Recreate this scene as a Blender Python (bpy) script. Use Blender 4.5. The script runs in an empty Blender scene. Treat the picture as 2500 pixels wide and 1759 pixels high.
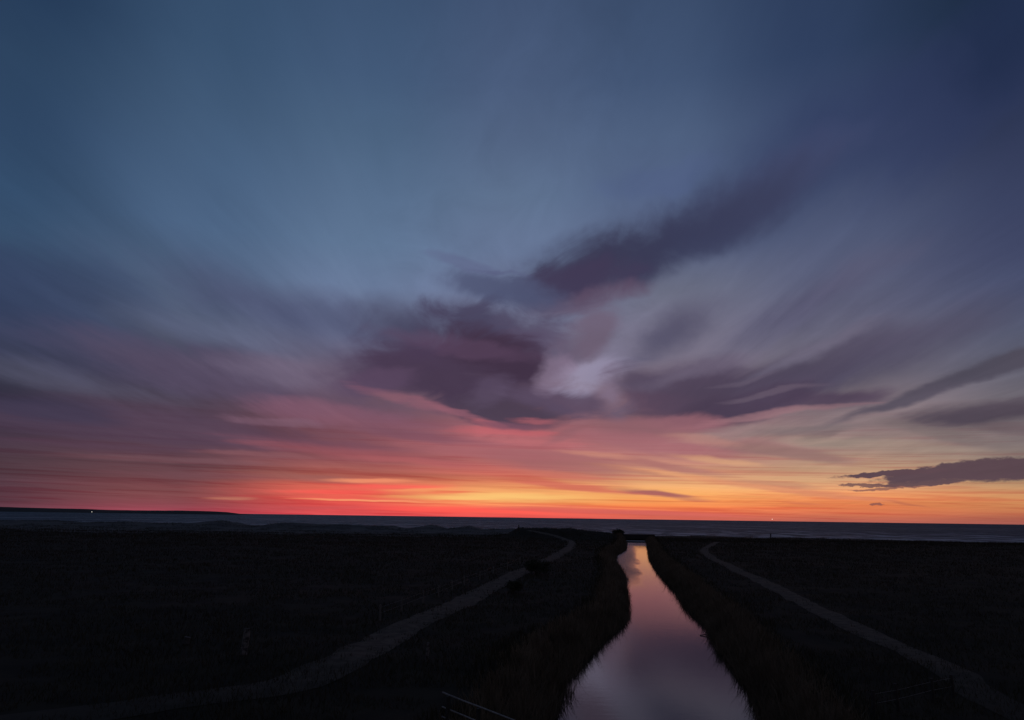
import bpy, math, random
import numpy as np
from mathutils import Matrix, Vector
from mathutils.bvhtree import BVHTree

random.seed(7)
RNG = np.random.default_rng(11)
scene = bpy.context.scene
C = scene.collection

# ------------------------------------------------------------------ camera
EYE = 7.5                                    # metres above the pasture
cam_data = bpy.data.cameras.new("camera")
cam_data.sensor_width = 36.0
cam_data.lens = 36.0 * 1837.0 / 2500.0
cam_data.clip_start = 0.1
cam_data.clip_end = 150000.0
camera = bpy.data.objects.new("camera", cam_data)
C.objects.link(camera)
PITCH, ROLL = math.atan(384.1 / 1837.0), math.radians(0.797)
camera.matrix_world = (Matrix.Translation((0, 0, EYE)) @ Matrix.Rotation(math.pi / 2 + PITCH, 4, 'X')
                       @ Matrix.Rotation(ROLL, 4, 'Z'))
scene.camera = camera

# ------------------------------------------------------------------ exposure
scene.view_settings.view_transform = 'Standard'
scene.view_settings.look = 'None'
scene.view_settings.exposure = 0.0
scene.view_settings.gamma = 1.0
scene.view_settings.use_curve_mapping = False
scene.render.engine = 'CYCLES'
scene.cycles.use_denoising = True
scene.cycles.max_bounces = 5

# ------------------------------------------------------------------ sky: afterglow and clouds, a function of direction only
SKY_AZ = [-36, -24, -12, 0, 12, 24, 36]
SKY_EL = [-1, 0, 0.35, 0.8, 1.3, 1.9, 2.5, 3.2, 4, 5, 6.5, 8, 10, 12, 14.5, 17, 20, 24, 28, 32, 42, 60]
SKY_COLUMNS = [
    [(0.1064, 0.0434, 0.0641), (0.1064, 0.0434, 0.0641), (0.1001, 0.0415, 0.0618), (0.0924, 0.041, 0.0588), (0.0854, 0.041, 0.0598), (0.0773, 0.0404, 0.0574), (0.0721, 0.0405, 0.0541), (0.0707, 0.0417, 0.0568), (0.0636, 0.0397, 0.0607), (0.0554, 0.0374, 0.0603), (0.0347, 0.0291, 0.0539), (0.0372, 0.0374, 0.0639), (0.0406, 0.0489, 0.0855), (0.0425, 0.0593, 0.1131), (0.0407, 0.0663, 0.1308), (0.039, 0.0783, 0.1487), (0.0342, 0.0735, 0.1455), (0.0303, 0.065, 0.1334), (0.0273, 0.0594, 0.1205), (0.02, 0.0454, 0.0996), (0.02, 0.0446, 0.0962), (0.0207, 0.0459, 0.0984)],
    [(0.3426, 0.0642, 0.0938), (0.3426, 0.0642, 0.0938), (0.2899, 0.0664, 0.0887), (0.2467, 0.0712, 0.0822), (0.225, 0.0734, 0.0787), (0.2026, 0.0689, 0.0771), (0.1478, 0.0598, 0.0703), (0.1319, 0.0607, 0.0738), (0.123, 0.0599, 0.0784), (0.1114, 0.0574, 0.081), (0.0842, 0.0508, 0.0773), (0.0668, 0.0501, 0.0803), (0.0712, 0.0633, 0.1008), (0.0823, 0.0914, 0.1482), (0.0849, 0.1137, 0.1895), (0.0789, 0.1237, 0.2142), (0.0738, 0.1287, 0.2304), (0.0642, 0.1173, 0.2129), (0.0514, 0.0977, 0.1799), (0.0415, 0.0839, 0.1599), (0.0292, 0.0614, 0.126), (0.0294, 0.0617, 0.1267)],
    [(0.7041, 0.0836, 0.0872), (0.7041, 0.0836, 0.0872), (0.757, 0.0837, 0.0847), (0.8196, 0.0982, 0.0839), (0.8664, 0.1257, 0.0887), (0.8647, 0.1518, 0.1012), (0.5599, 0.1291, 0.0888), (0.3594, 0.1053, 0.0885), (0.2762, 0.0891, 0.0957), (0.2398, 0.0836, 0.1009), (0.1955, 0.0813, 0.1053), (0.1646, 0.0862, 0.1152), (0.1361, 0.0932, 0.1403), (0.1362, 0.1279, 0.2045), (0.1579, 0.1878, 0.3052), (0.1423, 0.1976, 0.326), (0.1146, 0.1799, 0.2958), (0.091, 0.1498, 0.2535), (0.07, 0.1231, 0.2139), (0.0555, 0.1008, 0.1894), (0.0346, 0.0676, 0.1383), (0.0348, 0.0676, 0.1383)],
    [(0.8627, 0.107, 0.0924), (0.8627, 0.107, 0.0924), (0.9472, 0.1099, 0.0874), (0.9977, 0.2721, 0.1153), (0.9984, 0.4954, 0.16), (0.9986, 0.4325, 0.1554), (0.7643, 0.2465, 0.1181), (0.5728, 0.1437, 0.1086), (0.4718, 0.1424, 0.1313), (0.4256, 0.1414, 0.1562), (0.3503, 0.1214, 0.1418), (0.2466, 0.1197, 0.1515), (0.1987, 0.1308, 0.1855), (0.1716, 0.146, 0.2203), (0.1685, 0.1706, 0.2635), (0.1569, 0.1847, 0.3049), (0.1378, 0.1857, 0.31), (0.1121, 0.1659, 0.2725), (0.0879, 0.1315, 0.2311), (0.0685, 0.1064, 0.1997), (0.0394, 0.0675, 0.138), (0.0394, 0.0675, 0.1379)],
    [(0.6375, 0.1379, 0.1002), (0.6375, 0.1379, 0.1002), (0.7322, 0.1446, 0.085), (0.8671, 0.2199, 0.0831), (0.9803, 0.3459, 0.1037), (0.9923, 0.4534, 0.1461), (0.8246, 0.4101, 0.1763), (0.672, 0.336, 0.1866), (0.5476, 0.2511, 0.182), (0.4332, 0.1783, 0.176), (0.3357, 0.1477, 0.1662), (0.2646, 0.151, 0.1796), (0.221, 0.1648, 0.2157), (0.1913, 0.1687, 0.2333), (0.1695, 0.1633, 0.2344), (0.148, 0.1595, 0.2319), (0.1033, 0.1303, 0.2274), (0.0879, 0.1239, 0.2279), (0.076, 0.1159, 0.2099), (0.0542, 0.0889, 0.1728), (0.0337, 0.0596, 0.1224), (0.0337, 0.0597, 0.1226)],
    [(0.4465, 0.12, 0.0881), (0.4465, 0.12, 0.0881), (0.5641, 0.1489, 0.0827), (0.6939, 0.1832, 0.0761), (0.8008, 0.2418, 0.0881), (0.8388, 0.3287, 0.1324), (0.704, 0.3802, 0.1922), (0.6289, 0.3708, 0.217), (0.505, 0.3138, 0.215), (0.3621, 0.2421, 0.2053), (0.2606, 0.1881, 0.194), (0.2084, 0.1606, 0.1847), (0.154, 0.1351, 0.1801), (0.1361, 0.1271, 0.1821), (0.1202, 0.1217, 0.1906), (0.1028, 0.1153, 0.1953), (0.0813, 0.1014, 0.1837), (0.0601, 0.0816, 0.1612), (0.0431, 0.0652, 0.1397), (0.0296, 0.0514, 0.1154), (0.023, 0.0428, 0.0953), (0.0234, 0.0433, 0.0962)],
    [(0.3393, 0.0992, 0.0802), (0.3393, 0.0992, 0.0802), (0.4128, 0.117, 0.0802), (0.5462, 0.1893, 0.0832), (0.6308, 0.2635, 0.1037), (0.5848, 0.289, 0.1301), (0.4558, 0.2692, 0.1493), (0.3245, 0.2334, 0.1632), (0.265, 0.2044, 0.1739), (0.2137, 0.1717, 0.1711), (0.1629, 0.1369, 0.1516), (0.1345, 0.1212, 0.1493), (0.1055, 0.1054, 0.1483), (0.0866, 0.0948, 0.15), (0.0689, 0.082, 0.1543), (0.0532, 0.0648, 0.1331), (0.0424, 0.0546, 0.1173), (0.0302, 0.041, 0.0929), (0.0186, 0.0292, 0.0678), (0.0133, 0.027, 0.0595), (0.0132, 0.0264, 0.059), (0.0136, 0.0271, 0.0609)],
]
# azimuth, elevation, half width, half height (all degrees), tilt, colour (linear), amount, edge (0 soft, 1 streak, 2 crisp, 3 feathered)
CLOUD_PATCHES = [
    (-33.98, 13.60, 13.00, 5.477, -4.2, (0.032, 0.048, 0.107), 0.60, 0),
    (-27.84, 10.37, 16.69, 2.899, -4.8, (0.054, 0.058, 0.117), 0.60, 0),
    (-17.57, 14.76, 17.61, 2.981, -12.0, (0.076, 0.089, 0.168), 0.80, 3),
    (-19.72, 9.23, 21.22, 2.815, -8.4, (0.102, 0.072, 0.122), 0.60, 0),
    (-30.80, 8.55, 10.89, 1.383, -7.7, (0.112, 0.112, 0.175), 0.40, 3),
    (-15.75, 10.10, 10.01, 1.681, -2.5, (0.216, 0.175, 0.254), 0.38, 3),
    (-22.82, 12.76, 10.96, 1.730, -6.6, (0.112, 0.133, 0.223), 0.35, 3),
    (-26.59, 5.75, 20.66, 2.316, -1.8, (0.080, 0.051, 0.089), 0.60, 0),
    (-12.28, 7.10, 11.55, 1.481, -5.7, (0.254, 0.102, 0.150), 0.50, 0),
    (-17.23, 6.57, 6.01, 0.517, -2.3, (0.231, 0.122, 0.175), 0.50, 0),
    (-31.71, 6.45, 6.41, 1.381, -2.1, (0.042, 0.040, 0.080), 0.50, 0),
    (29.40, 27.20, 27.15, 7.097, 21.4, (0.027, 0.040, 0.107), 0.50, 0),
    (35.92, 30.73, 6.48, 5.737, 25.2, (0.012, 0.023, 0.061), 0.50, 0),
    (20.67, 24.08, 12.01, 3.044, 20.1, (0.061, 0.076, 0.168), 0.50, 0),
    (12.53, 20.62, 20.39, 3.764, 20.6, (0.040, 0.044, 0.091), 1.00, 3),
    (7.06, 18.74, 12.18, 3.561, 11.9, (0.042, 0.041, 0.084), 0.95, 3),
    (17.24, 22.03, 13.64, 3.327, 20.9, (0.042, 0.048, 0.102), 0.80, 3),
    (5.44, 17.85, 7.34, 2.262, 6.8, (0.054, 0.042, 0.089), 0.85, 0),
    (6.39, 16.45, 7.82, 1.298, 10.6, (0.138, 0.089, 0.144), 0.55, 0),
    (-0.73, 17.23, 6.82, 2.058, -8.6, (0.076, 0.089, 0.168), 0.85, 0),
    (-2.89, 19.03, 6.27, 0.861, -9.7, (0.107, 0.122, 0.231), 0.50, 0),
    (-0.26, 18.47, 3.13, 0.394, -6.7, (0.093, 0.102, 0.202), 0.50, 1),
    (11.39, 24.97, 7.25, 1.546, 9.9, (0.076, 0.107, 0.231), 0.30, 0),
    (-7.70, 14.06, 8.20, 2.967, -7.2, (0.061, 0.061, 0.114), 0.90, 3),
    (-1.97, 14.41, 8.43, 2.995, -3.6, (0.065, 0.058, 0.112), 0.95, 0),
    (2.22, 12.75, 4.99, 3.296, -34.0, (0.107, 0.084, 0.144), 0.70, 0),
    (-6.03, 11.65, 11.58, 4.073, 6.9, (0.068, 0.044, 0.087), 1.00, 0),
    (-0.95, 11.47, 8.32, 3.942, -23.6, (0.053, 0.032, 0.061), 1.00, 0),
    (-4.07, 9.53, 11.56, 3.153, -14.3, (0.065, 0.042, 0.078), 1.00, 0),
    (-0.26, 7.90, 7.15, 1.956, -7.1, (0.072, 0.050, 0.082), 0.95, 0),
    (4.45, 8.71, 7.67, 1.738, -7.8, (0.098, 0.068, 0.117), 0.90, 0),
    (-10.01, 9.95, 4.83, 1.506, 12.5, (0.098, 0.061, 0.112), 0.80, 0),
    (-4.49, 12.88, 9.45, 1.198, -8.0, (0.127, 0.072, 0.133), 0.35, 0),
    (-1.86, 9.43, 3.03, 1.856, 20.8, (0.112, 0.080, 0.138), 0.45, 0),
    (-7.78, 8.49, 6.94, 0.689, -12.0, (0.381, 0.138, 0.181), 0.35, 1),
    (-4.33, 7.73, 4.50, 0.495, -14.5, (0.371, 0.133, 0.175), 0.38, 1),
    (-0.24, 6.38, 7.00, 0.495, -1.2, (0.578, 0.133, 0.150), 0.65, 1),
    (1.63, 7.21, 3.01, 0.397, -2.4, (0.515, 0.138, 0.162), 0.50, 1),
    (-1.81, 6.88, 2.50, 0.446, -10.9, (0.527, 0.138, 0.156), 0.50, 1),
    (0.07, 6.82, 4.51, 0.495, -1.2, (0.188, 0.080, 0.122), 0.70, 1),
    (5.73, 13.52, 4.40, 2.524, 38.9, (0.144, 0.098, 0.150), 0.70, 0),
    (6.34, 10.63, 5.21, 1.952, 7.5, (0.332, 0.296, 0.423), 0.78, 0),
    (8.24, 12.16, 5.90, 2.486, 43.7, (0.216, 0.202, 0.305), 0.40, 3),
    (3.03, 10.73, 2.20, 2.525, -39.3, (0.262, 0.195, 0.287), 0.60, 0),
    (7.88, 9.17, 1.63, 1.403, -0.5, (0.231, 0.162, 0.238), 0.60, 0),
    (12.30, 13.68, 5.81, 2.571, 29.8, (0.093, 0.087, 0.144), 0.95, 3),
    (9.75, 9.92, 3.77, 2.261, -10.9, (0.089, 0.065, 0.107), 0.90, 0),
    (13.70, 9.98, 9.44, 2.649, 4.5, (0.098, 0.076, 0.127), 0.85, 0),
    (18.36, 9.38, 16.06, 3.064, 11.2, (0.056, 0.044, 0.074), 1.00, 3),
    (25.61, 11.29, 14.76, 2.572, 17.1, (0.089, 0.080, 0.133), 0.85, 3),
    (14.52, 8.00, 8.80, 2.312, 4.9, (0.074, 0.047, 0.074), 1.00, 0),
    (23.55, 8.42, 6.54, 1.195, 5.8, (0.080, 0.054, 0.093), 0.90, 0),
    (10.63, 8.52, 4.79, 1.606, -5.8, (0.150, 0.080, 0.122), 0.70, 0),
    (15.15, 9.04, 11.87, 3.260, 2.5, (0.080, 0.056, 0.095), 0.80, 0),
    (20.69, 10.60, 12.35, 2.443, 13.6, (0.076, 0.061, 0.102), 0.70, 3),
    (17.73, 8.36, 8.55, 1.550, 8.5, (0.065, 0.045, 0.080), 0.70, 0),
    (22.39, 15.29, 10.57, 2.080, 24.0, (0.102, 0.098, 0.168), 0.75, 3),
    (19.67, 7.45, 9.86, 0.419, 6.6, (0.392, 0.202, 0.223), 0.50, 1),
    (12.10, 6.98, 6.29, 1.061, -2.7, (0.434, 0.175, 0.202), 0.50, 0),
    (9.07, 6.70, 4.80, 1.178, -6.3, (0.262, 0.117, 0.138), 0.65, 0),
    (7.79, 9.32, 2.11, 2.836, 9.5, (0.216, 0.162, 0.238), 0.60, 3),
    (14.03, 10.88, 7.81, 0.786, 16.3, (0.156, 0.127, 0.188), 0.60, 3),
    (19.19, 8.99, 5.90, 0.422, 10.2, (0.144, 0.107, 0.150), 0.50, 1),
    (21.60, 11.80, 8.37, 0.809, 19.3, (0.162, 0.144, 0.209), 0.65, 3),
    (16.95, 10.03, 4.20, 0.381, 12.2, (0.127, 0.098, 0.144), 0.50, 1),
    (29.91, 8.75, 11.09, 0.697, 16.1, (0.080, 0.068, 0.098), 0.90, 0),
    (33.73, 9.95, 5.92, 0.899, 13.1, (0.072, 0.065, 0.093), 0.92, 0),
    (32.53, 7.02, 8.32, 1.276, 4.6, (0.084, 0.065, 0.089), 1.00, 0),
    (33.98, 6.05, 3.40, 0.587, -5.5, (0.150, 0.107, 0.122), 0.70, 0),
    (17.86, 5.20, 9.84, 0.876, -9.2, (0.305, 0.162, 0.162), 0.75, 0),
    (10.86, 5.48, 11.02, 1.169, -8.3, (0.352, 0.138, 0.162), 0.60, 0),
    (20.88, 4.63, 6.62, 0.758, -9.4, (0.314, 0.181, 0.162), 0.65, 0),
    (29.87, 5.77, 6.57, 0.756, -13.8, (0.188, 0.150, 0.150), 0.50, 0),
    (12.30, 3.76, 6.60, 0.528, -8.1, (0.413, 0.181, 0.162), 0.65, 1),
    (9.62, 4.12, 5.77, 0.582, -7.9, (0.392, 0.150, 0.144), 0.60, 1),
    (3.51, 4.08, 9.17, 1.392, -6.4, (0.323, 0.127, 0.138), 0.65, 0),
    (-2.08, 4.78, 9.23, 0.752, -5.0, (0.371, 0.122, 0.138), 0.50, 0),
    (17.63, 6.29, 7.76, 0.846, 5.0, (0.305, 0.238, 0.231), 0.50, 1),
    (14.43, 5.75, 5.14, 0.623, -6.8, (0.503, 0.238, 0.202), 0.50, 1),
    (21.80, 6.34, 6.50, 0.550, 2.6, (0.138, 0.117, 0.127), 0.45, 1),
    (24.40, 5.55, 4.58, 0.359, 2.7, (0.223, 0.168, 0.162), 0.60, 1),
    (22.58, 5.97, 2.59, 0.362, 9.0, (0.181, 0.127, 0.133), 0.60, 1),
    (25.40, 5.24, 10.57, 0.626, -6.0, (0.352, 0.270, 0.216), 0.50, 1),
    (15.53, 4.26, 5.51, 0.427, -8.6, (0.761, 0.413, 0.209), 0.50, 1),
    (11.99, 3.22, 8.49, 0.383, -7.0, (0.807, 0.352, 0.162), 0.50, 1),
    (6.29, 4.72, 4.41, 0.391, -5.7, (0.617, 0.270, 0.188), 0.50, 1),
    (8.71, 3.51, 6.27, 0.339, -7.8, (0.434, 0.175, 0.138), 0.55, 1),
    (1.64, 5.75, 7.47, 0.592, -2.3, (0.552, 0.162, 0.175), 0.50, 1),
    (4.44, 6.24, 3.26, 0.646, 20.1, (0.287, 0.122, 0.144), 0.50, 0),
    (-7.68, 6.04, 9.82, 0.685, -4.4, (0.188, 0.080, 0.117), 0.50, 1),
    (-13.65, 5.09, 11.31, 0.573, -3.0, (0.175, 0.072, 0.107), 0.50, 1),
    (-6.06, 3.94, 9.81, 0.438, -3.8, (0.552, 0.138, 0.122), 0.50, 1),
    (-24.06, 3.51, 10.77, 0.357, -0.8, (0.195, 0.089, 0.107), 0.50, 1),
    (-28.40, 4.26, 10.05, 0.604, -1.3, (0.098, 0.051, 0.084), 0.50, 1),
    (-18.74, 4.16, 7.14, 0.371, -0.9, (0.262, 0.107, 0.122), 0.50, 1),
    (33.17, 3.41, 6.34, 1.072, 2.2, (0.107, 0.065, 0.080), 1.00, 2),
    (29.89, 3.32, 5.82, 0.759, 6.9, (0.107, 0.065, 0.080), 1.00, 2),
    (26.76, 3.26, 5.04, 0.275, 3.6, (0.112, 0.065, 0.080), 1.00, 2),
    (28.40, 2.59, 4.18, 0.309, 2.8, (0.107, 0.065, 0.080), 0.95, 2),
    (25.44, 2.45, 3.28, 0.160, -2.5, (0.138, 0.072, 0.080), 0.85, 2),
    (26.18, 2.23, 3.62, 0.118, 3.1, (0.188, 0.084, 0.084), 0.75, 2),
    (10.77, 1.85, 5.91, 0.477, -6.6, (0.371, 0.117, 0.117), 0.95, 1),
    (4.74, 2.33, 9.77, 0.485, -6.3, (0.631, 0.138, 0.107), 0.70, 1),
    (4.13, 3.02, 7.36, 0.438, -5.4, (0.617, 0.188, 0.138), 0.55, 1),
    (20.19, 2.18, 11.65, 0.413, -7.4, (0.644, 0.231, 0.138), 0.60, 1),
    (18.85, 2.64, 5.73, 0.277, -5.3, (0.515, 0.231, 0.150), 0.60, 1),
    (25.62, 1.16, 0.73, 0.118, 2.5, (0.305, 0.107, 0.080), 0.95, 2),
    (20.94, 1.22, 2.55, 0.181, -6.0, (0.687, 0.195, 0.089), 0.70, 1),
    (27.33, 1.25, 1.92, 0.173, -8.7, (0.515, 0.150, 0.080), 0.70, 1),
    (-14.66, 2.68, 7.40, 0.612, -0.5, (0.305, 0.112, 0.102), 0.70, 1),
    (-10.64, 4.43, 12.98, 0.770, -4.4, (0.352, 0.098, 0.117), 0.55, 1),
    (-21.87, 2.47, 9.79, 0.541, -0.3, (0.188, 0.080, 0.098), 0.40, 1),
    (-0.78, 1.48, 14.73, 0.483, 0.8, (1.000, 0.578, 0.188), 0.85, 1),
    (-7.20, 1.92, 5.32, 0.336, 1.0, (1.000, 0.352, 0.138), 0.70, 1),
    (-10.24, 2.58, 5.73, 0.287, 0.3, (0.922, 0.305, 0.156), 0.75, 1),
    (-19.86, 1.05, 3.04, 0.227, 0.2, (0.515, 0.181, 0.122), 0.75, 1),
    (-8.72, 2.13, 8.17, 0.384, 1.1, (1.000, 0.122, 0.102), 0.70, 1),
    (-12.27, 1.70, 7.04, 0.426, 1.2, (0.956, 0.107, 0.089), 0.70, 1),
    (-3.51, 0.51, 14.63, 0.383, -0.2, (1.000, 0.098, 0.080), 0.75, 1),
    (-10.46, 1.06, 8.06, 0.142, -0.0, (0.956, 0.352, 0.162), 0.80, 1),
    (-5.07, 1.74, 4.39, 0.193, 0.9, (0.922, 0.188, 0.098), 0.60, 1),
    (-3.83, 1.19, 5.86, 0.144, 0.9, (0.956, 0.188, 0.089), 0.60, 1),
    (5.34, 0.57, 11.64, 0.383, -1.2, (0.687, 0.117, 0.098), 0.80, 1),
    (11.91, 0.38, 9.36, 0.376, -1.3, (0.617, 0.127, 0.107), 0.70, 1),
    (-14.51, 0.49, 9.17, 0.279, 0.9, (0.515, 0.084, 0.089), 0.50, 1),
    (9.26, 1.06, 12.42, 0.238, -0.4, (1.000, 0.305, 0.089), 0.50, 1),
]


class Nodes:
    """Small helper round a node tree."""
    def __init__(self, tree):
        self.t, self.n, self.l = tree, tree.nodes, tree.links

    def put(self, sock, v):
        if isinstance(v, bpy.types.NodeSocket):
            self.l.new(v, sock)
        else:
            sock.default_value = v

    def math(self, op, a, b=None, c=None, clamp=False):
        n = self.n.new("ShaderNodeMath"); n.operation = op; n.use_clamp = clamp
        for i, v in enumerate((a, b, c)):
            if v is not None:
                self.put(n.inputs[i], v)
        return n.outputs[0]

    def vmath(self, op, a, b=None):
        n = self.n.new("ShaderNodeVectorMath"); n.operation = op
        self.put(n.inputs[0], a)
        if b is not None:
            self.put(n.inputs[1], b)
        return n.outputs[0]

    def xyz(self, x, y, z=0.0):
        n = self.n.new("ShaderNodeCombineXYZ")
        for i, v in enumerate((x, y, z)):
            self.put(n.inputs[i], v)
        return n.outputs[0]

    def sep(self, v):
        n = self.n.new("ShaderNodeSeparateXYZ"); self.put(n.inputs[0], v)
        return n.outputs

    def smooth(self, v, lo, hi, a=0.0, b=1.0):
        n = self.n.new("ShaderNodeMapRange"); n.interpolation_type = 'SMOOTHSTEP'
        for i, x in enumerate((v, lo, hi, a, b)):
            self.put(n.inputs[i], x)
        return n.outputs[0]

    def lerp(self, v, lo, hi, a=0.0, b=1.0):
        n = self.n.new("ShaderNodeMapRange")
        for i, x in enumerate((v, lo, hi, a, b)):
            self.put(n.inputs[i], x)
        return n.outputs[0]

    def noise(self, vec, scale=1.0, detail=3.0, rough=0.5, color=False, distortion=0.0):
        n = self.n.new("ShaderNodeTexNoise")
        self.put(n.inputs['Vector'], vec)
        n.inputs['Scale'].default_value = scale
        n.inputs['Detail'].default_value = detail
        n.inputs['Roughness'].default_value = rough
        n.inputs['Distortion'].default_value = distortion
        return n.outputs['Color'] if color else n.outputs[0]

    def mix(self, fac, a, b, blend='MIX'):
        n = self.n.new("ShaderNodeMix"); n.data_type = 'RGBA'; n.blend_type = blend
        self.put(n.inputs[0], fac)
        for i, v in ((6, a), (7, b)):
            self.put(n.inputs[i], v if isinstance(v, bpy.types.NodeSocket) else (*v[:3], 1.0))
        return n.outputs[2]

    def ramp(self, fac, stops):
        n = self.n.new("ShaderNodeValToRGB"); e = n.color_ramp.elements
        while len(e) > 1:
            e.remove(e[-1])
        for i, (p, c) in enumerate(stops):
            s = e[0] if i == 0 else e.new(p)
            s.position = p; s.color = (*c[:3], 1.0)
        self.put(n.inputs[0], fac)
        return n.outputs[0]


def cloud_patch_group():
    g = bpy.data.node_groups.new("cloud_patch", 'ShaderNodeTree')
    for name, kind in (("Sky", 'NodeSocketColor'), ("Point", 'NodeSocketVector'), ("Wisp", 'NodeSocketFloat'),
                       ("Centre", 'NodeSocketVector'), ("Tilt", 'NodeSocketVector'), ("Size", 'NodeSocketVector'),
                       ("Colour", 'NodeSocketColor'), ("Amount", 'NodeSocketFloat'),
                       ("Low", 'NodeSocketFloat'), ("High", 'NodeSocketFloat')):
        g.interface.new_socket(name, in_out='INPUT', socket_type=kind)
    g.interface.new_socket("Sky", in_out='OUTPUT', socket_type='NodeSocketColor')
    N = Nodes(g)
    i = N.n.new("NodeGroupInput").outputs; o = N.n.new("NodeGroupOutput")
    m = N.n.new("ShaderNodeMapping"); m.vector_type = 'TEXTURE'
    # a vanishing dependence on the layer below makes the renderer work through the patches one after
    # another instead of holding all of them in memory at once
    order = N.n.new("ShaderNodeVectorMath"); order.operation = 'MULTIPLY_ADD'
    N.l.new(i["Sky"], order.inputs[0]); order.inputs[1].default_value = (1e-7, 1e-7, 0.0); N.l.new(i["Point"], order.inputs[2])
    N.l.new(order.outputs[0], m.inputs[0])
    for s, k in ((1, "Centre"), (2, "Tilt"), (3, "Size")):
        N.l.new(i[k], m.inputs[s])
    gr = N.n.new("ShaderNodeTexGradient"); gr.gradient_type = 'SPHERICAL'
    N.l.new(m.outputs[0], gr.inputs[0])
    near = N.math('MULTIPLY', gr.outputs['Fac'], 4.0, clamp=True)      # wisps only fray the patch itself
    v = N.math('MULTIPLY_ADD', i["Wisp"], near, gr.outputs['Fac'])
    a = N.math('MULTIPLY', N.smooth(v, i["Low"], i["High"]), i["Amount"])
    N.l.new(N.mix(a, i["Sky"], i["Colour"]), o.inputs[0])
    return g


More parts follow.
